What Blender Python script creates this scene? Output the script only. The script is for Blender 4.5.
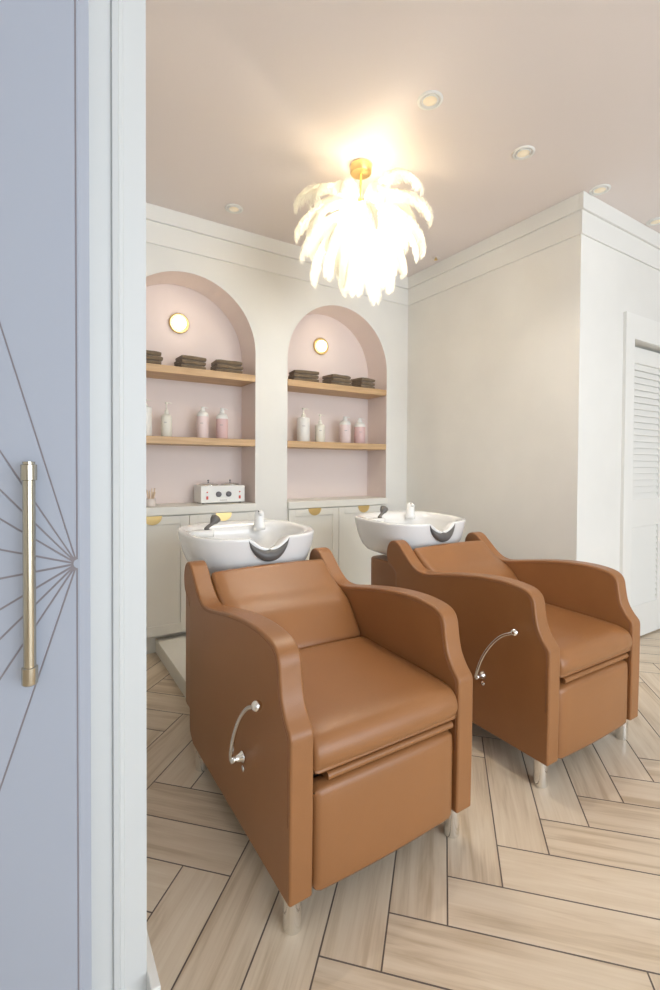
import bpy, bmesh, math, random
from mathutils import Vector, Matrix, noise
for o in list(bpy.data.objects): bpy.data.objects.remove(o)
SC = bpy.context.scene; COL = SC.collection; PI = math.pi
random.seed(7)
# ------------------------------------------------------------------ camera
YAW, PITCH, ROLL, FPX, CYPX, HC = .5634, .0171, .0056, 471.87, 472.52, 1.19
def cam_axes():
    sy, cy = math.sin(YAW), math.cos(YAW)
    f = Vector((sy, cy, 0)); r = Vector((cy, -sy, 0)); u = Vector((0, 0, 1))
    f2 = f*math.cos(PITCH)-u*math.sin(PITCH); u2 = u*math.cos(PITCH)+f*math.sin(PITCH)
    return r*math.cos(ROLL)+u2*math.sin(ROLL), u2*math.cos(ROLL)-r*math.sin(ROLL), f2
cr, cu, cf = cam_axes()
cd = bpy.data.cameras.new('camera'); cam = bpy.data.objects.new('camera', cd); COL.objects.link(cam)
cam.matrix_world = Matrix(((cr.x, cu.x, -cf.x, 0), (cr.y, cu.y, -cf.y, 0), (cr.z, cu.z, -cf.z, HC), (0, 0, 0, 1)))
cd.sensor_fit = 'VERTICAL'; cd.sensor_height = 36; cd.lens = FPX/990*36; cd.shift_y = (CYPX-495)/990
cd.clip_start = .02; cd.clip_end = 60
SC.camera = cam
# ------------------------------------------------------------------ world and light
W = bpy.data.worlds.new('world'); SC.world = W; W.use_nodes = True
bg = W.node_tree.nodes['Background']; bg.inputs[0].default_value = (.82, .91, 1, 1); bg.inputs[1].default_value = 4.0
SC.view_settings.view_transform = 'Standard'; SC.view_settings.look = 'None'
SC.view_settings.gamma = 1; SC.view_settings.use_curve_mapping = False; SC.view_settings.exposure = 0.50
def portal(name, loc, rot, sx, sy):
    l = bpy.data.lights.new(name, 'AREA'); l.shape = 'RECTANGLE'; l.size = sx; l.size_y = sy
    l.cycles.is_portal = True
    o = bpy.data.objects.new(name, l); o.location = loc; o.rotation_euler = rot; COL.objects.link(o)
portal('daylight_opening', (1.65, -2.95, 1.45), (PI/2, 0, 0), 4.3, 2.5)
def lamp(name, kind, loc, energy, color, size=.05, rot=(0, 0, 0), spot=None, parent=None):
    l = bpy.data.lights.new(name, kind); l.energy = energy; l.color = color
    if kind == 'AREA': l.shape = 'DISK'; l.size = size
    else: l.shadow_soft_size = size
    if kind == 'SPOT': l.spot_size = spot; l.spot_blend = .8
    o = bpy.data.objects.new(name, l); o.location = loc; o.rotation_euler = rot; COL.objects.link(o)
    if parent: o.parent = parent
    return o
CHAND_W = 22; SCONCE_W = .22; DOWN_W = 12
# ------------------------------------------------------------------ materials
MATS = {}
def mat(name, col, rough=.5, metal=0, bump=0, bscale=50, var=0, vscale=3, coat=0, emit=None, estr=0, spec=.5, sheen=0, tint=None):
    if name in MATS: return MATS[name]
    m = bpy.data.materials.new(name); m.use_nodes = True; nt = m.node_tree; b = nt.nodes['Principled BSDF']
    b.inputs['Base Color'].default_value = (*col, 1); b.inputs['Roughness'].default_value = rough
    b.inputs['Metallic'].default_value = metal; b.inputs['Specular IOR Level'].default_value = spec
    b.inputs['Coat Weight'].default_value = coat; b.inputs['Sheen Weight'].default_value = sheen
    tc = nt.nodes.new('ShaderNodeTexCoord')
    if var:
        n = nt.nodes.new('ShaderNodeTexNoise'); n.inputs['Scale'].default_value = vscale; n.inputs['Detail'].default_value = 5
        nt.links.new(tc.outputs['Object'], n.inputs['Vector'])
        r = nt.nodes.new('ShaderNodeValToRGB'); r.color_ramp.elements[0].position = .3; r.color_ramp.elements[1].position = .7
        t = tint or col
        r.color_ramp.elements[0].color = (*[c*(1-var) for c in t], 1); r.color_ramp.elements[1].color = (*[min(1, c*(1+var*.5)) for c in col], 1)
        nt.links.new(n.outputs['Fac'], r.inputs['Fac']); nt.links.new(r.outputs['Color'], b.inputs['Base Color'])
    if bump:
        n = nt.nodes.new('ShaderNodeTexNoise'); n.inputs['Scale'].default_value = bscale; n.inputs['Detail'].default_value = 6
        nt.links.new(tc.outputs['Object'], n.inputs['Vector'])
        bp = nt.nodes.new('ShaderNodeBump'); bp.inputs['Strength'].default_value = bump; bp.inputs['Distance'].default_value = .002
        nt.links.new(n.outputs['Fac'], bp.inputs['Height']); nt.links.new(bp.outputs['Normal'], b.inputs['Normal'])
    if emit: b.inputs['Emission Color'].default_value = (*emit, 1); b.inputs['Emission Strength'].default_value = estr
    MATS[name] = m; return m
plaster = mat('limewash plaster', (.83, .815, .77), .85, var=.075, vscale=1.3, bump=.15, bscale=9)
trimw = mat('white satin trim paint', (.83, .82, .78), .5)
ceilm = mat('blush ceiling paint', (.83, .755, .72), .9)
pink = mat('blush niche paint', (.82, .71, .665), .85)
cabw = mat('warm white cabinet paint', (.84, .82, .75), .45)
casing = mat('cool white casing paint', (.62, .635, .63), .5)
lav = mat('pale lavender door paint', (.46, .50, .59), .45)
lavg = mat('taupe painted groove shade', (.30, .27, .29), .7)  # groove shade put into the colour, darker than the door's lavender
brass = mat('brushed brass', (.83, .62, .28), .32, 1)
nickel = mat('champagne nickel', (.55, .50, .40), .22, 1)
chrome = mat('polished chrome', (.82, .82, .80), .14, 1)
leather = mat('tan leather', (.325, .143, .053), .33, bump=.25, bscale=420, var=.07, vscale=4, spec=.45)
seam = mat('darker tan seam', (.26, .11, .05), .5)
darkl = mat('dark brown lining', (.03, .018, .012), .8)
ceramic = mat('glossy white ceramic', (.86, .86, .85), .08, coat=.4)
gel = mat('grey gel rubber', (.12, .115, .11), .38)
sprayg = mat('grey sprayer plastic', (.13, .12, .11), .35)
towelm = mat('olive brown towelling', (.20, .143, .088), .95, bump=.9, bscale=260, var=.15, vscale=40, sheen=.3)
whitep = mat('white plastic', (.84, .83, .79), .35)
creamp = mat('cream plastic', (.82, .79, .69), .35)
pinkp = mat('soft pink bottle', (.82, .68, .66), .35)
rosep = mat('rose bottle', (.74, .52, .51), .35)
printm = mat('grey print', (.35, .33, .33), .6)
redp = mat('red switch', (.70, .09, .06), .35)
knobg = mat('grey knob', (.16, .15, .16), .4)
steel = mat('brushed steel', (.75, .75, .73), .25, 1)
reed = mat('pale wood sticks', (.78, .58, .38), .7)
lensw = mat('frosted downlight lens', (.75, .66, .5), .4, emit=(1, .86, .62), estr=.2)
def wood_mat(name, c1, c2):
    m = bpy.data.materials.new(name); m.use_nodes = True; nt = m.node_tree; b = nt.nodes['Principled BSDF']
    tc = nt.nodes.new('ShaderNodeTexCoord'); mp = nt.nodes.new('ShaderNodeMapping'); mp.inputs['Scale'].default_value = (1.2, 14, 22)
    n = nt.nodes.new('ShaderNodeTexNoise'); n.inputs['Scale'].default_value = 2.5; n.inputs['Detail'].default_value = 8; n.inputs['Distortion'].default_value = .4
    r = nt.nodes.new('ShaderNodeValToRGB'); r.color_ramp.elements[0].position = .3; r.color_ramp.elements[1].position = .7
    r.color_ramp.elements[0].color = (*c1, 1); r.color_ramp.elements[1].color = (*c2, 1)
    nt.links.new(tc.outputs['Object'], mp.inputs[0]); nt.links.new(mp.outputs[0], n.inputs['Vector'])
    nt.links.new(n.outputs['Fac'], r.inputs['Fac']); nt.links.new(r.outputs['Color'], b.inputs['Base Color'])
    b.inputs['Roughness'].default_value = .5; return m
oak = wood_mat('light oak', (.50, .31, .155), (.66, .45, .25))
def floor_mat():
    m = bpy.data.materials.new('wood look floor tile'); m.use_nodes = True; nt = m.node_tree; b = nt.nodes['Principled BSDF']
    N = nt.nodes.new; K = nt.links.new
    uv = N('ShaderNodeUVMap'); uv.uv_map = 'UVMap'
    at = N('ShaderNodeAttribute'); at.attribute_name = 'tone'
    mp = N('ShaderNodeMapping'); mp.inputs['Scale'].default_value = (1.0, 13.0, 1)
    n1 = N('ShaderNodeTexNoise'); n1.inputs['Scale'].default_value = 2.2; n1.inputs['Detail'].default_value = 6; n1.inputs['Distortion'].default_value = .8
    mp2 = N('ShaderNodeMapping'); mp2.inputs['Scale'].default_value = (3.0, 70.0, 1)
    n2 = N('ShaderNodeTexNoise'); n2.inputs['Scale'].default_value = 2.5; n2.inputs['Detail'].default_value = 4
    r = N('ShaderNodeValToRGB'); e = r.color_ramp.elements
    e[0].position = .28; e[0].color = (.56, .435, .30, 1); e[1].position = .70; e[1].color = (.77, .655, .51, 1)
    x = e.new(.47); x.color = (.70, .575, .43, 1)
    K(uv.outputs[0], mp.inputs[0]); K(uv.outputs[0], mp2.inputs[0]); K(mp.outputs[0], n1.inputs['Vector']); K(mp2.outputs[0], n2.inputs['Vector'])
    a = N('ShaderNodeMath'); a.operation = 'MULTIPLY_ADD'; a.inputs[1].default_value = .30
    K(n2.outputs['Fac'], a.inputs[0]); K(n1.outputs['Fac'], a.inputs[2])
    s = N('ShaderNodeMath'); s.operation = 'SUBTRACT'; s.inputs[1].default_value = .15; K(a.outputs[0], s.inputs[0]); 
    t = N('ShaderNodeMath'); t.operation = 'MULTIPLY_ADD'; t.inputs[1].default_value = .09; K(at.outputs['Fac'], t.inputs[0]); K(s.outputs[0], t.inputs[2])
    K(t.outputs[0], r.inputs['Fac']); K(r.outputs['Color'], b.inputs['Base Color'])
    b.inputs['Roughness'].default_value = .36; b.inputs['Specular IOR Level'].default_value = .45
    bp = N('ShaderNodeBump'); bp.inputs['Strength'].default_value = .12; bp.inputs['Distance'].default_value = .001
    K(n2.outputs['Fac'], bp.inputs['Height']); K(bp.outputs['Normal'], b.inputs['Normal'])
    return m
floorm = floor_mat(); grout = mat('brown grey grout', (.17, .13, .11), .9)
def feather_mat():
    m = bpy.data.materials.new('white ostrich feather'); m.use_nodes = True; nt = m.node_tree; nt.nodes.clear()
    o = nt.nodes.new('ShaderNodeOutputMaterial'); d = nt.nodes.new('ShaderNodeBsdfDiffuse'); t = nt.nodes.new('ShaderNodeBsdfTranslucent'); mx = nt.nodes.new('ShaderNodeMixShader')
    d.inputs[0].default_value = (.93, .91, .85, 1); t.inputs[0].default_value = (.97, .95, .88, 1); mx.inputs[0].default_value = .5
    nt.links.new(d.outputs[0], mx.inputs[1]); nt.links.new(t.outputs[0], mx.inputs[2]); nt.links.new(mx.outputs[0], o.inputs[0])
    return m
featherm = feather_mat()
# ------------------------------------------------------------------ mesh helpers
class MB:
    def __init__(s): s.b = bmesh.new()
    def poly(s, pts): return s.b.faces.new([s.b.verts.new(p) for p in pts])
    def box(s, x0, x1, y0, y1, z0, z1):
        v = [s.b.verts.new((x, y, z)) for x in (x0, x1) for y in (y0, y1) for z in (z0, z1)]
        for q in ((0, 1, 3, 2), (4, 6, 7, 5), (0, 4, 5, 1), (2, 3, 7, 6), (0, 2, 6, 4), (1, 5, 7, 3)): s.b.faces.new([v[i] for i in q])
        return s
    def prism(s, pts, axis, a, c):
        # pts in the two other axes; axis 0: (y,z), 1: (x,z), 2: (x,y)
        def P(p, t): return {0: (t, p[0], p[1]), 1: (p[0], t, p[1]), 2: (p[0], p[1], t)}[axis]
        A = [s.b.verts.new(P(p, a)) for p in pts]; B = [s.b.verts.new(P(p, c)) for p in pts]
        s.b.faces.new(A); s.b.faces.new(B[::-1]); n = len(pts)
        for i in range(n): s.b.faces.new([A[i], B[i], B[(i+1) % n], A[(i+1) % n]])
        return s
    def rings(s, rs, cap0=True, cap1=True):
        R = [[s.b.verts.new(p) for p in r] for r in rs]; n = len(R[0])
        for a, b in zip(R, R[1:]):
            for i in range(n): s.b.faces.new([a[i], a[(i+1) % n], b[(i+1) % n], b[i]])
        if cap0: s.b.faces.new(R[0][::-1])
        if cap1: s.b.faces.new(R[-1])
        return s
    def lathe(s, prof, c=(0, 0, 0), n=28, axis=2, cap=True):
        rs = []
        for r, z in prof:
            r = max(r, 1e-4); ring = []
            for i in range(n):
                a = 2*PI*i/n; x, y = r*math.cos(a), r*math.sin(a)
                p = {2: (x, y, z), 1: (x, z, -y), 0: (z, x, y)}[axis]
                ring.append((p[0]+c[0], p[1]+c[1], p[2]+c[2]))
            rs.append(ring)
        return s.rings(rs, cap, cap)
    def tube(s, path, r, n=8):
        P = [Vector(p) for p in path]; rs = []; up = None
        for i, p in enumerate(P):
            t = (P[min(i+1, len(P)-1)]-P[max(i-1, 0)]).normalized()
            if up is None: up = t.orthogonal().normalized()
            up = (up-t*up.dot(t)).normalized(); w = t.cross(up)
            rr = r[i] if isinstance(r, (list, tuple)) else r
            rs.append([p+up*rr*math.cos(2*PI*k/n)+w*rr*math.sin(2*PI*k/n) for k in range(n)])
        return s.rings(rs)
    def obj(s, name, m, parent=None, smooth=False, bevel=0, seg=3, sub=0, angle=40, loc=None):
        bmesh.ops.recalc_face_normals(s.b, faces=s.b.faces[:])
        me = bpy.data.meshes.new(name); s.b.to_mesh(me); s.b.free()
        me.materials.append(m)
        if smooth or bevel or sub:
            for p in me.polygons: p.use_smooth = True
        o = bpy.data.objects.new(name, me); COL.objects.link(o)
        if bevel:
            k = o.modifiers.new('bevel', 'BEVEL'); k.width = bevel; k.segments = seg; k.limit_method = 'ANGLE'; k.angle_limit = math.radians(angle); k.harden_normals = True
        if sub:
            k = o.modifiers.new('sub', 'SUBSURF'); k.levels = sub; k.render_levels = sub
        if parent: o.parent = parent
        if loc: o.location = loc
        return o
def catmull(pts, n=5, closed=False):
    out = []; N = len(pts)
    for i in range(N if closed else N-1):
        p = [pts[(i+k-1) % N] if closed else pts[min(max(i+k-1, 0), N-1)] for k in range(4)]
        for j in range(n):
            t = j/n
            out.append(tuple(.5*(2*p[1][d]+(p[2][d]-p[0][d])*t+(2*p[0][d]-5*p[1][d]+4*p[2][d]-p[3][d])*t*t+(-p[0][d]+3*p[1][d]-3*p[2][d]+p[3][d])*t**3) for d in range(len(p[0]))))
    if not closed: out.append(tuple(pts[-1]))
    return out
def tag(o, label, cat, group=None):
    o['label'] = label; o['category'] = cat
    if group: o['group'] = group
    return o
def thing(name, label, cat, loc=(0, 0, 0), rz=0, group=None):
    o = bpy.data.objects.new(name, None); COL.objects.link(o); o.location = loc; o.rotation_euler.z = rz; o.empty_display_size = .05
    return tag(o, label, cat, group)
def struct(o): o['kind'] = 'structure'; return o
def copy_tree(o, parent=None):
    c = o.copy(); COL.objects.link(c)
    if parent: c.parent = parent
    for ch in list(o.children): copy_tree(ch, c)
    return c
# ------------------------------------------------------------------ room
H = 2.7545; YB = 3.031; XR = 2.683; YC = 1.550; XL = .198; YE = 1.026; NB = 3.285
def make_floor():
    b = bmesh.new(); uvl = b.loops.layers.uv.new('UVMap'); tone = b.faces.layers.float.new('tone')
    w, L, g, t = .152, .608, .0021, .0015; q = math.sqrt(.5); ra = -math.radians(.9)
    def wp(u, v, z=0):
        du, dv = u-1.39, v-.573; u = 1.39+du*math.cos(ra)-dv*math.sin(ra); v = .573+du*math.sin(ra)+dv*math.cos(ra)
        return ((u-v)*q, (u+v)*q, z)
    def plank(u0, u1, v0, v1, along_u):
        cx, cy = (u0+u1)/2*q-(v0+v1)/2*q, (u0+u1)/2*q+(v0+v1)/2*q
        if not (-2.6 < cx < 6.2 and -3.1 < cy < 3.3): return
        if cx < -.5 and cy > 1.6: return
        if cx > 3.3 and cy > 2.1: return
        P = [(u0+g, v0+g), (u1-g, v0+g), (u1-g, v1-g), (u0+g, v1-g)]
        vs = [b.verts.new(wp(u, v)) for u, v in P]
        f = b.faces.new(vs); f[tone] = random.uniform(-1, 1); f.material_index = 0
        ox, oy = random.uniform(0, 50), random.uniform(0, 50)
        for lp, (u, v) in zip(f.loops, P): lp[uvl].uv = (u+ox, v+oy) if along_u else (v+ox, u+oy)
        lo = [b.verts.new(wp(u, v, -t)) for u, v in P]
        for i in range(4):
            s = b.faces.new([vs[i], lo[i], lo[(i+1) % 4], vs[(i+1) % 4]]); s.material_index = 1
    for k in range(-60, 60):
        for j in range(-12, 12):
            u0 = 1.247+w*k; v1 = -.041-w*k+2*L*j
            plank(u0, u0+w, v1-L, v1, False)
            v0 = -.041+w*k; us = 1.247-w*k+2*L*j
            plank(us, us+L, v0, v0+w, True)
    vs = [b.verts.new(p) for p in ((-2.7, -3.1, -t), (6.1, -3.1, -t), (6.1, 3.6, -t), (-2.7, 3.6, -t))]
    f = b.faces.new(vs); f.material_index = 1
    vs2 = [b.verts.new((v.co.x, v.co.y, -.05)) for v in vs]; f = b.faces.new(vs2[::-1]); f.material_index = 1
    for i in range(4): f = b.faces.new([vs[i], vs2[i], vs2[(i+1) % 4], vs[(i+1) % 4]]); f.material_index = 1
    me = bpy.data.meshes.new('floor'); b.to_mesh(me); b.free(); me.materials.append(floorm); me.materials.append(grout)
    o = bpy.data.objects.new('floor', me); COL.objects.link(o); struct(o)
make_floor()
struct(MB().box(-2.7, 6.1, -3.1, 3.6, H, H+.1).obj('ceiling', ceilm))
NICHES = [(.395, 1.304), (1.550, 2.459)]; ZT = 2.401
def arch(x0, x1, n=40):
    r = (x1-x0)/2; cx = (x0+x1)/2; zs = ZT-r
    return [(cx-r*math.cos(PI*i/n), zs+r*math.sin(PI*i/n)) for i in range(n+1)]
m = MB(); xs = [XL-.11, .395, 1.304, 1.550, 2.459, XR+.1]
for a, c in ((xs[0], xs[1]), (xs[2], xs[3]), (xs[4], xs[5])): m.poly([(a, YB, 0), (c, YB, 0), (c, YB, H), (a, YB, H)])
for x0, x1 in NICHES:
    A = arch(x0, x1)
    m.poly([(x0, YB, A[0][1]), (x0, YB, A[0][1])+(0,) if 0 else (x0, YB, H), (A[1][0], YB, H), (A[1][0], YB, A[1][1])])
    for p, q in zip(A[1:], A[2:]): m.poly([(p[0], YB, p[1]), (p[0], YB, H), (q[0], YB, H), (q[0], YB, q[1])])
bmesh.ops.remove_doubles(m.b, verts=m.b.verts[:], dist=1e-5)
wb = struct(m.obj('wall_back', plaster))
for x0, x1 in NICHES:
    m = MB(); A = [(x0, 0)]+arch(x0, x1)+[(x1, 0)]; D = NB
    for p, q in zip(A, A[1:]): m.poly([(p[0], YB, p[1]), (q[0], YB, q[1]), (q[0], D, q[1]), (p[0], D, p[1])])
    m.poly([(p[0], D, p[1]) for p in A])
    bmesh.ops.remove_doubles(m.b, verts=m.b.verts[:], dist=1e-5)
    struct(m.obj('wall_niche', pink))
struct(MB().box(XR, XR+.1, YC+.1, YB, 0, H).obj('wall_right', plaster))
DX0, DX1, DZ = 3.275, 3.895, 2.012
m = MB().box(XR, DX0, YC, YC+.1, 0, H).box(DX0, DX1, YC, YC+.1, DZ, H).box(DX1, 6.0, YC, YC+.1, 0, H).box(DX0, DX1, YC+.088, YC+.1, 0, DZ)  # thin panel behind the door leaf is added to block outside light
struct(m.obj('wall_closet', plaster))
struct(MB().box(6.0, 6.1, -3.0, -2.7, 0, H).box(6.0, 6.1, -2.7, YC+.1, 0, H).obj('wall_far_right', plaster))
struct(MB().box(XL-.108, XL, YE, YB, 0, H).obj('wall_left', plaster))
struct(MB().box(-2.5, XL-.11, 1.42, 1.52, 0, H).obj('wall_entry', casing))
struct(MB().box(-2.6, -2.5, -3.0, 1.52, 0, H).obj('wall_far_left', plaster))
m = MB().box(-2.6, -.5, -3.1, -3.0, 0, H).box(3.8, 6.1, -3.1, -3.0, 0, H).box(-.5, 3.8, -3.1, -3.0, 0, .2).box(-.5, 3.8, -3.1, -3.0, 2.7, H)
struct(m.obj('wall_rear', plaster))
m = MB()
for x in (-.5, .93, 2.36, 3.75): m.box(x, x+.05, -3.08, -3.02, .2, 2.7)
m.box(-.5, 3.8, -3.08, -3.02, .2, .25).box(-.5, 3.8, -3.08, -3.02, 2.65, 2.7)
struct(m.obj('window_1', trimw))
# crown bands
def crown(name, fn): struct(fn(MB()).obj(name, trimw, bevel=.003, seg=2))
Z1, Z2 = H-.0955, H-.2288
crown('trim_1', lambda m: m.box(XL, XR-.0, YB-.012, YB, Z2, Z1).box(XL, XR, YB-.026, YB, Z1, H))
crown('trim_2', lambda m: m.box(XR-.012, XR, YC, YB-.012, Z2, Z1).box(XR-.026, XR, YC, YB-.026, Z1, H))
crown('trim_3', lambda m: m.box(XR-.012, 6, YC-.012, YC, Z2, Z1).box(XR-.026, 6, YC-.026, YC, Z1, H))
# end casing of the near left wall
m = MB()
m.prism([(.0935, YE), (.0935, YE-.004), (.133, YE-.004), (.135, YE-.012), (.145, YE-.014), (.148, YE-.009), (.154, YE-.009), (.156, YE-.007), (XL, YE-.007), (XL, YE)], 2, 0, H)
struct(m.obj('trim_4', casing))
struct(MB().box(XL, .217, .975, 3.03, 0, .13).obj('baseboard_left', trimw, bevel=.003, seg=2))
struct(MB().box(XR-.015, XR, YC, 3.03, 0, .13).box(XR-.015, 3.168, YC-.015, YC, 0, .13).obj('baseboard_right', trimw, bevel=.003, seg=2))
# closet door with louvres and its casing
m = MB().box(3.168, 3.277, YC-.02, YC, 0, 2.008).box(3.893, 4.0, YC-.02, YC, 0, 2.008).box(3.168, 4.0, YC-.02, YC, 2.008, 2.165)
struct(m.obj('trim_5', trimw))
dy = YC+.045
d = struct(MB().box(DX0, DX0+.095, dy, dy+.035, .012, 1.99).box(DX1-.10, DX1, dy, dy+.035, .012, 1.99)
    .box(DX0+.095, DX1-.10, dy, dy+.035, 1.885, 1.99).box(DX0+.095, DX1-.10, dy, dy+.035, .775, .965).box(DX0+.095, DX1-.10, dy, dy+.035, .012, .235)
    .obj('door_1', trimw, bevel=.003, seg=2))
for z0, z1 in ((.965, 1.885), (.235, .775)):
    m = MB(); n = round((z1-z0)/.043)
    for i in range(n):
        z = z0+(z1-z0)*i/n; h = (z1-z0)/n
        m.prism([(dy+.005, z-.001), (dy+.011, z-.002), (dy+.026, z+h+.004), (dy+.020, z+h+.005)], 0, DX0+.095, DX1-.10)
    m.obj('louvre_panel', trimw, d)
# ------------------------------------------------------------------ sunburst entrance door
door = thing('entrance_door', 'pale lavender entrance door in the foreground with carved sunburst grooves', 'door', (.0726, .9596, 0), -math.radians(29.3))
DW, DH, DT = .80, 2.40, .042
MB().box(-DW, 0, .004, DT, .008, DH).obj('leaf', lav, door, bevel=.001, seg=1)
MB().box(-DW+.002, -.0008, .0015, .0042, .01, DH-.002).obj('groove', lavg, door)
def clip(poly, n, c):
    out = []
    for i in range(len(poly)):
        a, b = poly[i], poly[(i+1) % len(poly)]; da = a[0]*n[0]+a[1]*n[1]-c; db = b[0]*n[0]+b[1]*n[1]-c
        if da >= 0: out.append(a)
        if da*db < 0: t = da/(da-db); out.append((a[0]+(b[0]-a[0])*t, a[1]+(b[1]-a[1])*t))
    return out
gx, gz, gw = -.0056, 1.008, .0019
angs = [PI/2]+[math.atan(t) for t in (3.25, 1.52, 1.0, .607, .195, -.195, -.607, -1.0, -1.53, -2.98)]+[-PI/2]
m = MB()
for a, c in zip(angs, angs[1:]):
    P = [(-DW, .008), (gx-gw, .008), (gx-gw, DH), (-DW, DH)]
    # ray direction (-cos, sin); stay below ray a, above ray c
    na = (-math.sin(a), -math.cos(a)); nc = (math.sin(c), math.cos(c))
    P = clip(P, na, na[0]*gx+na[1]*gz+gw); P = clip(P, nc, nc[0]*gx+nc[1]*gz+gw)
    if len(P) > 2: m.prism(P, 1, 0, .0041)
m.box(gx+gw, 0, 0, .0041, .008, DH)
m.prism([(gx+.002+.008*math.cos(t), gz+.008*math.sin(t)) for t in [PI/2+PI*i/12 for i in range(13)]], 1, .0003, .0041)
m.obj('carved_face', lav, door)
hx, hy = -.0775, -.020
h = MB(); h.lathe([(.0100, .829), (.0100, 1.163)], (hx, hy, 0))
hd = h.obj('handle', nickel, door, smooth=True)
for z0, z1, e in ((1.159, 1.1875, 1), (.801, .831, -1)):
    pr = [(.0112, z0), (.0127, z0+.001), (.0127, z1-.001), (.0112, z1)]
    pr = pr+([(.0098, z1), (.0098, z1+.0045), (.002, z1+.0048)] if e > 0 else [])
    if e < 0: pr = [(.002, z0-.0035), (.009, z0-.003), (.0125, z0)]+pr[1:]
    k = MB(); k.lathe(pr, (hx, hy, 0)); k.lathe([(.0075, hy+.006), (.0075, -.0003)], (hx-.004, 0, (z0+z1)/2), axis=1)
    k.obj('collar', nickel, hd, smooth=True, bevel=0).modifiers.new('es', 'EDGE_SPLIT').split_angle = .6
hd.modifiers.new('es', 'EDGE_SPLIT').split_angle = .8
# ------------------------------------------------------------------ niche joinery
def cabinet(x0, x1, label):
    c = thing('base_cabinet', label, 'cabinet', ((x0+x1)/2, 3.02, 0), 0, 'cabinets under the arches'); w = (x1-x0)/2
    MB().box(-w+.002, w-.002, .012, .260, .122, .867).obj('body', cabw, c)
    MB().box(-w+.002, w-.002, .060, .20, .0, .1215).obj('toe_kick', cabw, c)
    mid = (.845 if x0 < 1 else 1.985)-(x0+x1)/2
    for a, b_ in ((-w+.006, mid-.002), (mid+.002, w-.008)):
        r = .052
        d_ = MB().box(a, a+r, -.01, .010, .124, .863).box(b_-r, b_, -.01, .010, .124, .863).box(a+r, b_-r, -.01, .010, .124, .124+r+.01).box(a+r, b_-r, -.01, .010, .863-r, .863).obj('door', cabw, c, bevel=.0015, seg=1)
        MB().box(a+r-.002, b_-r+.002, -.002, .009, .124+r, .863-r+.002).obj('door_panel', cabw, d_)
        px = (a+b_)/2; R_ = .054
        k = MB(); pts = [(px-R_, .867)]+[(px+R_*math.cos(t), .862+R_*.92*math.sin(t)) for t in [PI+PI*i/16 for i in range(17)]]+[(px+R_, .867)]
        k.prism(pts, 1, -.0145, -.0112); o = k.obj('handle', brass, d_); o['label'] = 'brass half moon pull'
    return c
cabinet(*NICHES[0], 'cream cabinet with brass half moon pulls under the left arch')
cabinet(*NICHES[1], 'cream cabinet with brass half moon pulls under the right arch')
for (x0, x1), s in zip(NICHES, ('left', 'right')):
    o = MB().box(x0+.002, x1-.002, 3.004, NB-.002, .869, .920).obj('countertop', cabw, bevel=.003, seg=2)
    tag(o, f'cream worktop slab at the foot of the {s} arched niche', 'countertop', 'worktops in the arched niches')
    for z, wd in ((1.801, 'upper'), (1.359, 'lower')):
        o = MB().box(x0+.0015, x1-.0015, 3.030, NB-.002, z-.046, z).obj('wooden_shelf', oak, bevel=.002, seg=2)
        tag(o, f'{wd} light oak shelf across the {s} arched niche', 'shelf', 'oak shelves in the arched niches')
        o.data.name = 'wooden_shelf'
# low platform behind the chairs
o = MB().box(.653, 2.66, 2.26, 3.075, 0, .087).obj('plumbing_platform', cabw, bevel=.003, seg=2)
tag(o, 'low cream boxed platform on the floor between cabinets and chairs', 'platform')
# sconces
def sconce(x, label):
    s = thing('wall_sconce', label, 'wall lamp', (x, NB-.002, 2.142), 0, 'round sconces in the arches')
    MB().lathe([(.066, 0), (.068, -.006), (.067, -.018), (.064, -.022), (.056, -.019), (.046, -.018)], axis=1, n=40).obj('backplate', brass, s, smooth=True)
    g = mat('lit opal globe', (.95, .93, .85), .3, emit=(1, .84, .50), estr=3.2)
    MB().lathe([(.046*math.cos(t), -.021-.028*math.sin(t)) for t in [PI/2*i/9 for i in range(10)]], axis=1, n=32).obj('globe', g, s, smooth=True)
    lamp('sconce_glow', 'POINT', (0, -.10, 0), SCONCE_W, (1, .86, .72), .04, parent=s)
sconce(.849, 'glowing round brass sconce in the left arch'); sconce(1.975, 'glowing round brass sconce in the right arch')
# ------------------------------------------------------------------ towels
def towel_mesh(w, d_, h, seed):
    m = MB(); rnd = random.Random(seed); n = 12; rs = []
    # cross-section in y,z: a folded U with its round fold towards the front
    sec = []
    hh = h/2; 
    for i in range(9): a = PI/2+PI*i/8; sec.append((-d_/2+hh*.9+hh*.9*math.cos(a), hh+hh*math.sin(a)))
    sec += [(d_/2-.01, 0), (d_/2, hh*.45), (d_/2-.006, hh*.85), (-d_/2+.022, hh*.93), (-d_/2+.022, hh*1.07), (d_/2-.008, hh*1.12), (d_/2, hh*1.5), (d_/2-.01, h)]
    for k in range(n+1):
        x = -w/2+w*k/n; ed = 1-.25*(abs(2*k/n-1)**6)
        rs.append([(x+rnd.uniform(-.001, .001), y+.003*math.sin(k*.9+seed), (z-hh)*ed+hh+rnd.uniform(-.0007, .0007)*(1 if z > .002 else 0)) for y, z in sec])
    return m.rings(rs)
tw = 0
def stack(x, w, rz, label, group, y=3.13):
    global tw
    for i, lv in enumerate(('bottom', 'middle', 'top')):
        tw += 1; h = .0285
        o = towel_mesh(w*(1-.02*i), .145, h, tw).obj('folded_towel', towelm, smooth=True)
        o.modifiers.new('es', 'EDGE_SPLIT').split_angle = .9
        o.location = (x+random.uniform(-.004, .004), y+random.uniform(-.004, .004), 1.8015+i*.0287); o.rotation_euler.z = rz+random.uniform(-.04, .04)
        tag(o, f'{lv} brown folded towel of the {label}', 'towel', group)
gl, gr = 'folded towels on the left arch top shelf', 'folded towels on the right arch top shelf'
stack(.620, .14, .0, 'leftmost stack beside the near wall', gl)
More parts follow.
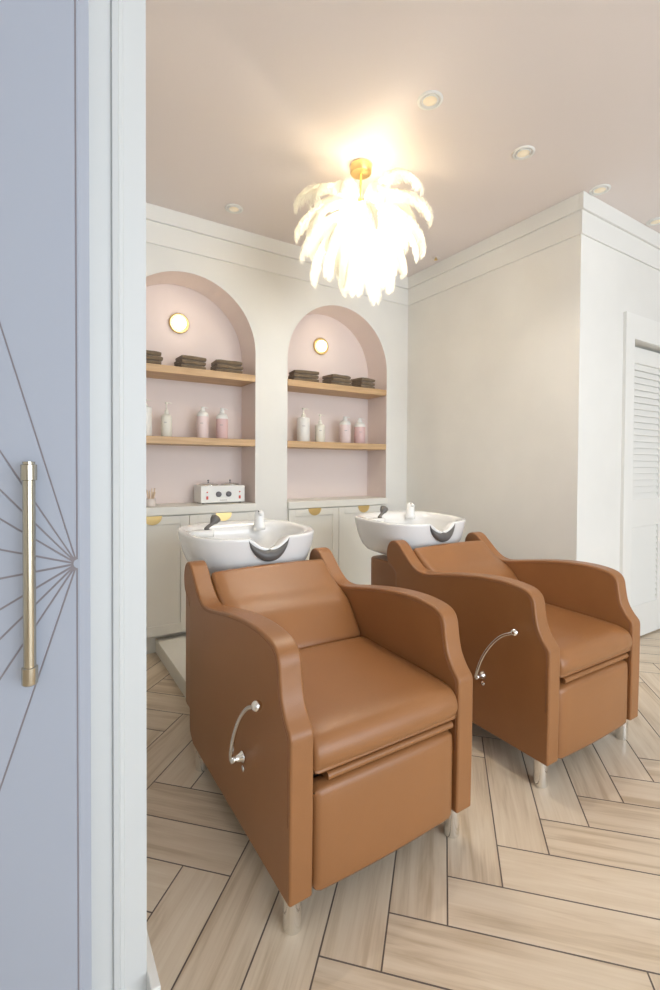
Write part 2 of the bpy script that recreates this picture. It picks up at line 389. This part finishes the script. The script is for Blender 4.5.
stack(.885, .165, .10, 'middle stack under the left sconce', gl)
stack(1.130, .185, -.03, 'stack at the right end of left top shelf', gl)
stack(1.735, .20, -.12, 'stack at the left end of right top shelf', gr)
stack(2.035, .185, .06, 'middle stack on the right top shelf', gr)
stack(2.285, .15, .08, 'stack at the right end of right top shelf', gr)
# ------------------------------------------------------------------ pump bottles
def bottle(x, r, hb, ht, body, cap, label, group, y=3.15, swivel=0, z=1.3595, slim=False):
    b = thing('pump_bottle', label, 'bottle', (x, y, z), swivel, group)
    if slim: prof = [(r*.9, 0), (r, .004), (r, hb*.86), (r*.9, hb*.93), (r*.55, hb*.99), (r*.38, hb)]
    else: prof = [(r*.92, 0), (r, .004), (r, hb-.012), (r*.93, hb-.004), (r*.5, hb)]
    MB().lathe(prof).obj('body', body, b, smooth=True)
    nk = ht-hb
    if cap is whitep:
        pr = [(r*.5, hb), (r*.96, hb-.016), (r*1.0, hb-.012), (r*.97, hb+nk*.08), (r*.72, hb+nk*.34), (r*.42, hb+nk*.44), (r*.36, hb+nk*.80), (r*.2, hb+nk*.84), (r*.2, ht-.006), (r*.34, ht-.006), (r*.34, ht)]
        pr[0] = (r*.5, hb-.016)
    else: pr = [(r*.38, hb), (r*.40, hb+nk*.1), (r*.30, hb+nk*.35), (r*.11, hb+nk*.42), (r*.11, ht-.010), (r*.26, ht-.010), (r*.26, ht)]
    p = MB().lathe(pr).obj('pump', cap, b, smooth=True); p.modifiers.new('es', 'EDGE_SPLIT').split_angle = .7
    MB().tube([(0, 0, ht-.004), (r*.45, -.004, ht-.003), (r*.9, -.008, ht-.007)], [.0035, .003, .002]).obj('nozzle', cap, p, smooth=True)
    k = MB()
    for zz, ww in ((hb*.62, .5),):
        pts = [(-PI/2-ww/2+ww*i/6-.45) for i in range(7)]
        for a, c in zip(pts, pts[1:]): k.poly([((r+.0004)*math.cos(a), (r+.0004)*math.sin(a), zz), ((r+.0004)*math.cos(c), (r+.0004)*math.sin(c), zz), ((r+.0004)*math.cos(c), (r+.0004)*math.sin(c), zz+.0035), ((r+.0004)*math.cos(a), (r+.0004)*math.sin(a), zz+.0035)])
    k.obj('label_print', printm, b)
    return b
gb = 'pump bottles on the left arch lower shelf'; gb2 = 'pump bottles on the right arch lower shelf'
bottle(.608, .038, .190, .235, whitep, creamp, 'white pump bottle at the left end beside the near wall', gb)
bottle(.737, .034, .150, .226, creamp, creamp, 'slim cream pump bottle with tapered shoulder on left shelf', gb, slim=True)
bottle(.973, .039, .160, .212, pinkp, whitep, 'pale pink pump bottle with white cap on left shelf', gb)
bottle(1.108, .041, .150, .212, rosep, whitep, 'rose pink pump bottle at the right end of left shelf', gb)
bottle(1.748, .048, .188, .258, whitep, creamp, 'tall wide white pump bottle at the left of right shelf', gb2)
bottle(1.896, .039, .145, .218, creamp, creamp, 'short slim cream pump bottle on right shelf', gb2, slim=True)
bottle(2.131, .047, .160, .215, pinkp, whitep, 'pale pink pump bottle with white cap on right shelf', gb2)
bottle(2.276, .046, .150, .210, rosep, whitep, 'rose pink pump bottle at the right end of right shelf', gb2)
# ------------------------------------------------------------------ wax warmer and stick jar
wx = thing('wax_warmer', 'white double pot wax warmer with grey dials on the left worktop', 'wax warmer', (1.101, 3.10, .9205))
MB().box(-.155, .155, 0, .165, .006, .122).obj('housing', whitep, wx, bevel=.006)
for sx in (-.13, .13):
    for yy in (.03, .135): MB().lathe([(.009, 0), (.009, .007)], (sx, yy, 0), 12).obj('foot', knobg, wx, smooth=True)
for sx in (-.078, .078):
    l = MB().lathe([(.064, .1215), (.066, .127), (.058, .132), (.03, .140), (.004, .142)], (sx, .085, 0), 36).obj('lid', steel, wx, smooth=True)
    MB().lathe([(.003, .141), (.003, .150), (.006, .152), (.006, .158), (.002, .160)], (sx, .085, 0), 16).obj('knob', knobg, l, smooth=True)
for sx in (-.034, .036): MB().lathe([(.019, .001), (.018, -.012), (.014, -.0155), (.002, -.016)], (sx, 0, .064), 24, axis=1).obj('dial', knobg, wx, smooth=True)
for sx in (-.112, .117):
    MB().box(sx-.007, sx+.007, -.004, .001, .030, .052).obj('switch', redp, wx, bevel=.002)
    MB().lathe([(.005, .001), (.005, -.003), (.002, -.004)], (sx, 0, .078), 12, axis=1).obj('indicator', redp, wx, smooth=True)
k = MB()
for i in range(8): k.box(-.024+i*.0065, -.020+i*.0065, -.0006, .0003, .020, .026)
k.obj('label_print', printm, wx)
jr = thing('stick_jar', 'small pale jar of wooden sticks at the left end of worktop', 'jar', (.628, 3.09, .9205))
jarm = mat('pale ceramic jar', (.80, .72, .66), .3)
MB().lathe([(.026, 0), (.029, .003), (.029, .050), (.027, .050), (.027, .004), (.002, .004)], n=24, cap=True).obj('container', jarm, jr, smooth=True)
for i in range(9):
    a = i*2.4; MB().tube([(.008*math.cos(a), .008*math.sin(a), .006), (.026*math.cos(a), .020*math.sin(a), .090+.012*(i % 3))], .0025, 6).obj('stick', reed, jr, smooth=True)
# ------------------------------------------------------------------ shampoo chair with basin
PROF = [(.000, .104), (-.003, .30), (-.004, .505), (.000, .527), (.024, .557), (.045, .597), (.055, .645), (.062, .688), (.080, .714), (.118, .729), (.200, .737), (.310, .732), (.430, .716), (.540, .696),
        (.630, .680), (.690, .684), (.740, .712), (.795, .760), (.830, .790), (.862, .801), (.895, .794), (.918, .768), (.927, .728), (.919, .686), (.895, .664), (.868, .651), (.852, .625), (.848, .500), (.848, .160), (.842, .135), (.800, .104)]
def prof_curve():
    sm = catmull(PROF[2:27], 4); return [PROF[0], PROF[1]]+sm+PROF[27:]
def bezpath(pts, n=6): return catmull(pts, n)
def prism_loft(sec, x0, x1, crown_=0, n=1):
    m = MB(); rs = []
    return m.prism(sec, 0, x0, x1)
def make_chair(label, group):
    c = thing('shampoo_chair', label, 'chair', (0, 0, 0), 0, group)
    pc = prof_curve(); HW, T = .3260, .0670
    for s in (-1, 1):
        p = MB().prism(pc, 0, s*HW, s*(HW-T)).obj('side_panel', leather, c, bevel=.0075, seg=4, angle=50)
        # seams along the band edges
        up = [q for q in pc if not (q[0] > .84 and q[1] < .6) and q[1] > .11]
        cen = (.45, .40)
        for xs_ in (HW+.0002, HW-T-.0002):
            path = []
            for i, q in enumerate(up):
                a = up[max(i-1, 0)]; b_ = up[min(i+1, len(up)-1)]; tx, tz = b_[0]-a[0], b_[1]-a[1]; L_ = math.hypot(tx, tz) or 1
                nx, nz = tz/L_, -tx/L_            # inward
                path.append((s*xs_, q[0]+nx*.0125, q[1]+nz*.0125))
            MB().tube(path, .0013, 5).obj('piping', seam, p, smooth=True)
    iw = HW-T-.0015
    # seat cushion: crowned loft in x
    def loft(sec, w, crown_z=.006, crown_y=0, nx=12, er=.014):
        m = MB(); rs = []; cz = sum(q[1] for q in sec)/len(sec); cy_ = sum(q[0] for q in sec)/len(sec)
        xs_ = [-w, -w+er*.3, -w+er]+[-w+er+(2*w-2*er)*i/nx for i in range(1, nx)]+[w-er, w-er*.3, w]
        for x in xs_:
            e = max(0, (abs(x)-(w-er))/er); ins = er*(1-math.sqrt(max(0, 1-e*e)))
            t = 1-(x/w)**2; ring = []
            for i, q in enumerate(sec):
                a = sec[i-1]; b_ = sec[(i+1) % len(sec)]; tx, tz = b_[0]-a[0], b_[1]-a[1]; L_ = math.hypot(tx, tz) or 1
                nx_, nz_ = -tz/L_, tx/L_          # outward for clockwise sections
                k_ = crown_z*t if nz_ > .2 or nx_ < -.5 else 0
                ring.append((x, q[0]+nx_*(k_-ins), q[1]+nz_*(k_-ins)))
            rs.append(ring)
        return m.rings(rs)
    seat = catmull([(.020, .408), (.002, .418), (-.008, .440), (-.006, .464), (.008, .486), (.035, .500), (.10, .507), (.25, .511), (.40, .514), (.478, .516), (.490, .49), (.490, .42), (.47, .400), (.25, .398)], 3, True)
    o = loft(seat, iw, .006).obj('seat_cushion', leather, c, smooth=True)
    back = catmull([(.500, .505), (.503, .528), (.525, .560), (.553, .598), (.585, .635), (.625, .662), (.672, .684), (.715, .712), (.755, .744), (.778, .763), (.795, .765), (.806, .750), (.800, .722), (.70, .605), (.56, .475), (.515, .465)], 3, True)
    loft(back, iw, .006).obj('back_cushion', leather, c, smooth=True)
    foot = catmull([(.012, .100), (.004, .122), (.003, .25), (.004, .345), (.018, .364), (.045, .366), (.052, .34), (.052, .13), (.045, .100)], 3, True)
    loft(foot, iw-.006, .006, er=.02).obj('footrest', leather, c, smooth=True)
    roll = [(.016+.011*math.cos(-t), .3855+.0105*math.sin(-t)) for t in [2*PI*i/14 for i in range(14)]]
    m = MB(); m.prism(roll[::-1], 0, -.210, iw-.012); m.box(-.210, iw-.012, .018, .055, .375, .396); m.obj('footrest_lip', leather, c, smooth=True).modifiers.new('es', 'EDGE_SPLIT').split_angle = .9
    MB().box(-iw+.004, iw-.004, .060, .845, .125, .398).obj('base_frame', darkl, c)
    # rear cabinet carrying the basin
    pts = []
    for sx, ry in ((1, 0), (1, 1), (-1, 1), (-1, 0)):
        if ry == 0: pts.append((sx*.260, .8495))
        else:
            for i in range(7):
                a = PI/2*i/6; R_ = .06
                pts.append((sx*(.260-R_+R_*math.cos(a if sx > 0 else PI/2-a)), 1.185-R_+R_*math.sin(a if sx > 0 else PI/2-a)))
    rb = MB().prism(pts, 2, .100, .662).obj('rear_box', leather, c, bevel=.012, seg=3)
    for sx in (-1, 1):
        for yy in (.050, .800):
            MB().lathe([(.0225, 0), (.0246, .003), (.0246, .1055)], (sx*.290, yy, .0004)).obj('leg', chrome, c, smooth=True).modifiers.new('es', 'EDGE_SPLIT').split_angle = .6
    # lever on the left side
    lx = -HW
    lv = MB().lathe([(.017, .0), (.017, -.004), (.012, -.010), (.009, -.028), (.009, -.040)], (lx-.0005, .292, .328), 20, axis=0)
    lv.tube(bezpath([(lx-.036, .296, .327), (lx-.040, .286, .356), (lx-.041, .262, .416), (lx-.041, .222, .480), (lx-.040, .172, .533), (lx-.038, .122, .561)]), .0065, 10)
    lv.lathe([(.009, .0), (.009, -.0035), (.002, -.005)], (lx-.0005, .289, .294), 14, axis=0)
    lo = lv.obj('lever', chrome, c, smooth=True); lo['label'] = 'curved chrome recline lever'
    b = MB(); bmesh.ops.create_uvsphere(b.b, u_segments=18, v_segments=12, radius=.0145, matrix=Matrix.Translation((lx-.036, .116, .565)))
    b.obj('knob', chrome, lo, smooth=True)
    # ---- basin
    NA = 96; y0, y1 = .818, 1.355; yc = (y0+y1)/2; hy_, hx_ = (y1-y0)/2, .302
    def plan(a, sx=1, sy=1, n=2.9, cy_=yc, hx=hx_, hy=hy_):
        ca, sa = math.cos(a), math.sin(a)
        x = hx*sx*math.copysign(abs(ca)**(2/n), ca); y = hy*sy*math.copysign(abs(sa)**(2/n), sa)
        x *= 1+.03*y/hy
        return x, cy_+y
    def rimz(x, y):
        z = .878+.014*(y-y0)/(y1-y0)
        if y < yc:
            d_ = max(0, 1-(x/.088)**2); z -= .050*d_**1.2
        return z
    lev = [(.58, .58, 0.0), (.68, .69, .015), (.77, .79, .08), (.85, .87, .22), (.91, .925, .40), (.955, .96, .60), (.985, .985, .80), (.998, .998, .93), (1, 1, .965), (.995, .995, .988), (.980, .980, 1.0), (.935, .935, 1.0), (.915, .91, .985)]
    inn = [(.885, .865, .93), (.86, .835, .80), (.82, .78, .55), (.70, .66, .33), (.50, .48, .22), (.25, .25, .17), (.06, .06, .16)]
    rs = []
    for sx, sy, fz in lev:
        ring = []
        for i in range(NA):
            a = 2*PI*i/NA-PI/2; x, y = plan(a, sx, sy, cy_=yc+.02*(1-sy)); xr, yr = plan(a)
            ring.append((x, y, .685+(rimz(xr, yr)-.685)*fz))
        rs.append(ring)
    for sx, sy, fz in inn:
        ring = []
        for i in range(NA):
            a = 2*PI*i/NA-PI/2; x, y = plan(a, sx*.97, sy, cy_=yc, n=2.6); xr, yr = plan(a)
            deck = max(0, math.sin(a))**2*.075*(1 if fz > .9 else 1)
            y -= deck*sy if y > yc else 0
            ring.append((x, y+.012*(1-sy), .700+(rimz(xr, yr)-.700)*fz if fz < .9 else .700+(rimz(xr, yr)-.700)*.955))
        rs.append(ring)
    bs = MB().rings(rs).obj('basin', ceramic, c, smooth=True); bs['label'] = 'glossy white ceramic shampoo basin'
    # neck rest: crescent
    nn = 24; rs = []
    for i in range(nn+1):
        t = -1+2*i/nn; x = -.005+t*.093; zt = .870-.047*max(0, 1-t*t)**.9+.006*math.exp(-(t/.14)**2); zb = .870-.094*max(0, 1-t*t)**.62
        zm, hh = (zt+zb)/2, max((zt-zb)/2, .0015); hw = .010+.012*(1-t*t)
        rs.append([(x, y0-.003+.012*t*t+hw*math.cos(q)*.9, zm+hh*math.sin(q)) for q in [2*PI*k/12 for k in range(12)]])
    MB().rings(rs).obj('neck_rest', gel, bs, smooth=True)
    # mixer knob
    kx, ky = .115, 1.215
    f_ = MB().lathe([(.030, .856), (.031, .874), (.027, .884), (.0245, .905), (.025, .930), (.022, .945), (.013, .954), (.002, .956)], (kx, ky, 0), 24)
    f_.tube([(kx, ky, .940), (kx-.004, ky-.022, .941), (kx-.008, ky-.040, .935)], [.012, .011, .007], 12)
    f_ = f_.obj('mixer_tap', ceramic, bs, smooth=True)
    b = MB(); bmesh.ops.create_uvsphere(b.b, u_segments=12, v_segments=8, radius=.0045, matrix=Matrix.Translation((kx-.013, ky-.020, .9515))); b.obj('indicator', knobg, f_, smooth=True)
    # sprayer
    ax, ay = -.175, 1.150
    pl_ = MB().lathe([(.046, .850), (.047, .879), (.040, .882), (.02, .883), (.002, .883)], (0, 0, 0), 24)
    for v in pl_.b.verts: v.co.x = v.co.x*1.25+ax-.025; v.co.y = v.co.y*.75+ay
    pl_.obj('tap_plate', ceramic, bs, smooth=True)
    d1 = Vector((.042, .020, .040)); P0 = Vector((ax, ay, .882))
    sp = MB().tube([P0, P0+Vector((0, 0, .006)), P0+Vector((.003, .002, .012)), P0+d1*.55, P0+d1*.72, P0+d1*.95, P0+d1*1.25, P0+d1*1.34], [.013, .013, .0085, .0085, .012, .021, .025, .018], 16)
    sp.obj('sprayer', sprayg, bs, smooth=True)
    # bracket under the basin
    MB().box(-.17, .17, .90, 1.14, .6625, .670).box(-.16, .16, .93, 1.12, .670, .690).obj('bracket', chrome, c, bevel=.004)
    MB().lathe([(.008, .662), (.008, .705)], (-.20, 1.06, 0), 12).obj('hinge_post', darkl, c, smooth=True)
    return c
ch = make_chair('tan leather shampoo chair with white basin in front', 'shampoo chairs with basins')
ch.location = (.8510, 1.008, 0); ch.rotation_euler.z = math.radians(.3)
ch['label'] = 'tan leather shampoo chair nearest the lavender door, fully in view at left'
c2 = copy_tree(ch)
for r_, off, rot in ((ch, -.004, -1.1), (c2, -.020, 0)):
    for o in r_.children:
        if o.name.startswith('basin'): o.location.x = off; o.rotation_euler.z = math.radians(rot)
c2.location = (1.8885, .997, 0); c2.rotation_euler.z = -math.radians(.3)
c2['label'] = 'tan leather shampoo chair farther right, beside the louvred closet door'
# ------------------------------------------------------------------ ceiling fittings
def downlight(x, y, label, tilt):
    d_ = thing('downlight', label, 'ceiling light', (x, y, H), 0, 'recessed downlights')
    MB().lathe([(.055, -.0005), (.054, -.004), (.046, -.007), (.041, -.0055), (.040, -.0005)], n=36, cap=False).obj('trim_ring', whitep, d_, smooth=True)
    g = MB().lathe([(.036, -.001), (.037, -.005), (.034, -.008), (.030, -.006), (.0295, -.002)], n=32, cap=False).obj('gimbal', whitep, d_, smooth=True)
    l = MB().lathe([(.0295, -.003), (.0295, -.0045), (.002, -.0048)], n=24).obj('lens', lensw, d_, smooth=True)
    return d_
dl = [(1.450, 1.509, 'white round downlight nearest the camera, right of the chandelier'), (2.084, 1.506, 'round downlight in the ceiling between chandelier and outer wall corner'), (2.725, 1.470, 'round downlight just beside the top of the outer wall corner'),
      (3.376, 1.462, 'round downlight cut by the right edge of the photo'), (1.053, 2.786, 'small round downlight above the left arch')]
for x, y, lb in dl:
    d_ = downlight(x, y, lb, 0)
    if x < 2.5 and y < 2: lamp('downlight_beam', 'SPOT', (0, 0, -.03), DOWN_W, (1, .92, .82), .03, spot=math.radians(105), parent=d_)
sp = thing('sprinkler_head', 'tiny brass sprinkler head in the ceiling near the back corner', 'sprinkler', (2.576, 2.603, H))
MB().lathe([(.028, -.0005), (.027, -.004), (.012, -.005)], n=24).obj('escutcheon', ceilm, sp, smooth=True)
MB().lathe([(.007, -.004), (.006, -.018), (.014, -.020), (.014, -.022), (.003, -.024)], n=14).obj('deflector', brass, sp, smooth=True)
# ------------------------------------------------------------------ feather chandelier
CX, CY = 1.46, 2.025
cl = thing('feather_chandelier', 'white ostrich feather chandelier hanging from a brass ceiling canopy', 'chandelier', (CX, CY, H))
MB().lathe([(.052, -.0005), (.056, -.004), (.056, -.040), (.052, -.046), (.008, -.047)], n=40).obj('canopy', brass, cl, smooth=True).modifiers.new('es', 'EDGE_SPLIT').split_angle = .6
MB().lathe([(.0055, -.046), (.0055, -.19)], n=12).obj('rod', brass, cl, smooth=True)
MB().lathe([(.004, -.188), (.030, -.192), (.042, -.21), (.042, -.25), (.030, -.27), (.004, -.275)], n=24).obj('hub', brass, cl, smooth=True)
bulbm = mat('lit bulb', (1, .95, .85), .3, emit=(1, .84, .62), estr=25)
for i in range(5):
    a = 2*PI*i/5; b = MB(); x, y = .115*math.cos(a), .115*math.sin(a)
    bmesh.ops.create_uvsphere(b.b, u_segments=16, v_segments=10, radius=.026, matrix=Matrix.Translation((x, y, -.27)))
    b.tube([(.035*math.cos(a), .035*math.sin(a), -.22), (x*.8, y*.8, -.255)], .01); b.obj('bulb', bulbm, cl, smooth=True)
lamp('chandelier_glow', 'POINT', (0, 0, -.34), CHAND_W, (1, .94, .84), .13, parent=cl)
lamp('chandelier_upper_glow', 'POINT', (.06, -.10, -.15), CHAND_W*.05, (1, .80, .52), .06, parent=cl)
def feather(pitch0, pitch1, length, width, seed):
    """rachis in the local xz plane: starts at pitch0 (angle above horizontal), bends to pitch1"""
    rnd = random.Random(seed); m = MB(); n = 34; p = Vector((0, 0, 0)); P = [p.copy()]; D = []
    for i in range(n):
        t = i/(n-1); tt = t**1.15; a = pitch0+(pitch1-pitch0)*tt
        if t > .85: a += (t-.85)*-1.2
        d_ = Vector((math.cos(a), 0, math.sin(a))); p = p+d_*length/n; P.append(p.copy()); D.append(d_)
    m.tube([q+Vector((0, 0, 0)) for q in P[::3]], [.0016*(1-.7*i/len(P[::3])) for i in range(len(P[::3]))], 5)
    nb = 300
    for s in (-1, 1):
        for k in range(nb):
            t = (k+rnd.random()*.9)/nb; f = .08+.92*t; x = f*(n-1); i = int(min(x, n-2)); base = P[i].lerp(P[i+1], x-i); d_ = D[i]
            nrm = Vector((-d_.z, 0, d_.x)); side = Vector((0, s, 0))
            w_ = width*(.38+.70*min(1, t*1.4)**.8)
            if t > .60: w_ *= math.sqrt(max(.02, 1-((t-.60)/.42)**2))
            w_ *= rnd.uniform(.80, 1.12) if rnd.random() < .85 else rnd.uniform(.5, 1.3)
            droop = rnd.uniform(.10, .50); fwd = .40+.35*t+rnd.uniform(-.12, .12); lift = rnd.uniform(.006, .016)
            extra = .022*max(0, (t-.7)/.3)
            pts = []
            for j in range(4):
                q = j/3; L_ = w_*q
                pts.append(base+side*L_*(1.0-.16*q)+d_*(L_*fwd*(.6+.5*q)+extra*q)-nrm*L_*droop*q+nrm*lift*math.sin(PI*q))
            wv = d_*.0026
            for j in range(3):
                a = 1-.22*j; c = 1-.22*(j+1)
                m.poly([pts[j]-wv*a, pts[j]+wv*a, pts[j+1]+wv*c, pts[j+1]-wv*c])
    me = bpy.data.meshes.new('feather'); m.b.to_mesh(me); m.b.free(); me.materials.append(featherm)
    for q in me.polygons: q.use_smooth = True
    return me
FV = {'up': [feather(.70, -1.20, .37, .062, 1), feather(.55, -1.30, .39, .060, 2), feather(.85, -1.0, .35, .062, 3)],
      'mid': [feather(.25, -1.25, .39, .060, 4), feather(.10, -1.40, .40, .058, 5)],
      'low': [feather(-.30, -1.45, .39, .056, 6), feather(-.50, -1.50, .40, .054, 7)],
      'hang': [feather(-.95, -1.56, .38, .048, 8), feather(-1.2, -1.60, .41, .046, 9)]}
def put(kind, n, r0, z0, off, gap=0):
    # gap leaves the side towards the doorway open so that canopy and rod stay in view
    for i in range(n):
        if gap: a = -2.20+gap/2+(2*PI-gap)*(i+.0+random.uniform(-.12, .12))/(n-1)
        else: a = off+2*PI*(i+random.uniform(-.18, .18))/n
        o = bpy.data.objects.new('feather', FV[kind][i % len(FV[kind])]); COL.objects.link(o); o.parent = cl
        o.location = (r0*math.cos(a), r0*math.sin(a), z0+random.uniform(-.012, .012)); o.rotation_euler = (random.uniform(-.18, .18), random.uniform(-.10, .10), a)
        s = random.uniform(.90, 1.06); o.scale = (s, s, s)
put('up', 8, .035, -.20, 0, 1.7); put('mid', 10, .04, -.22, .1); put('low', 10, .04, -.25, .35); put('hang', 8, .035, -.27, .0)
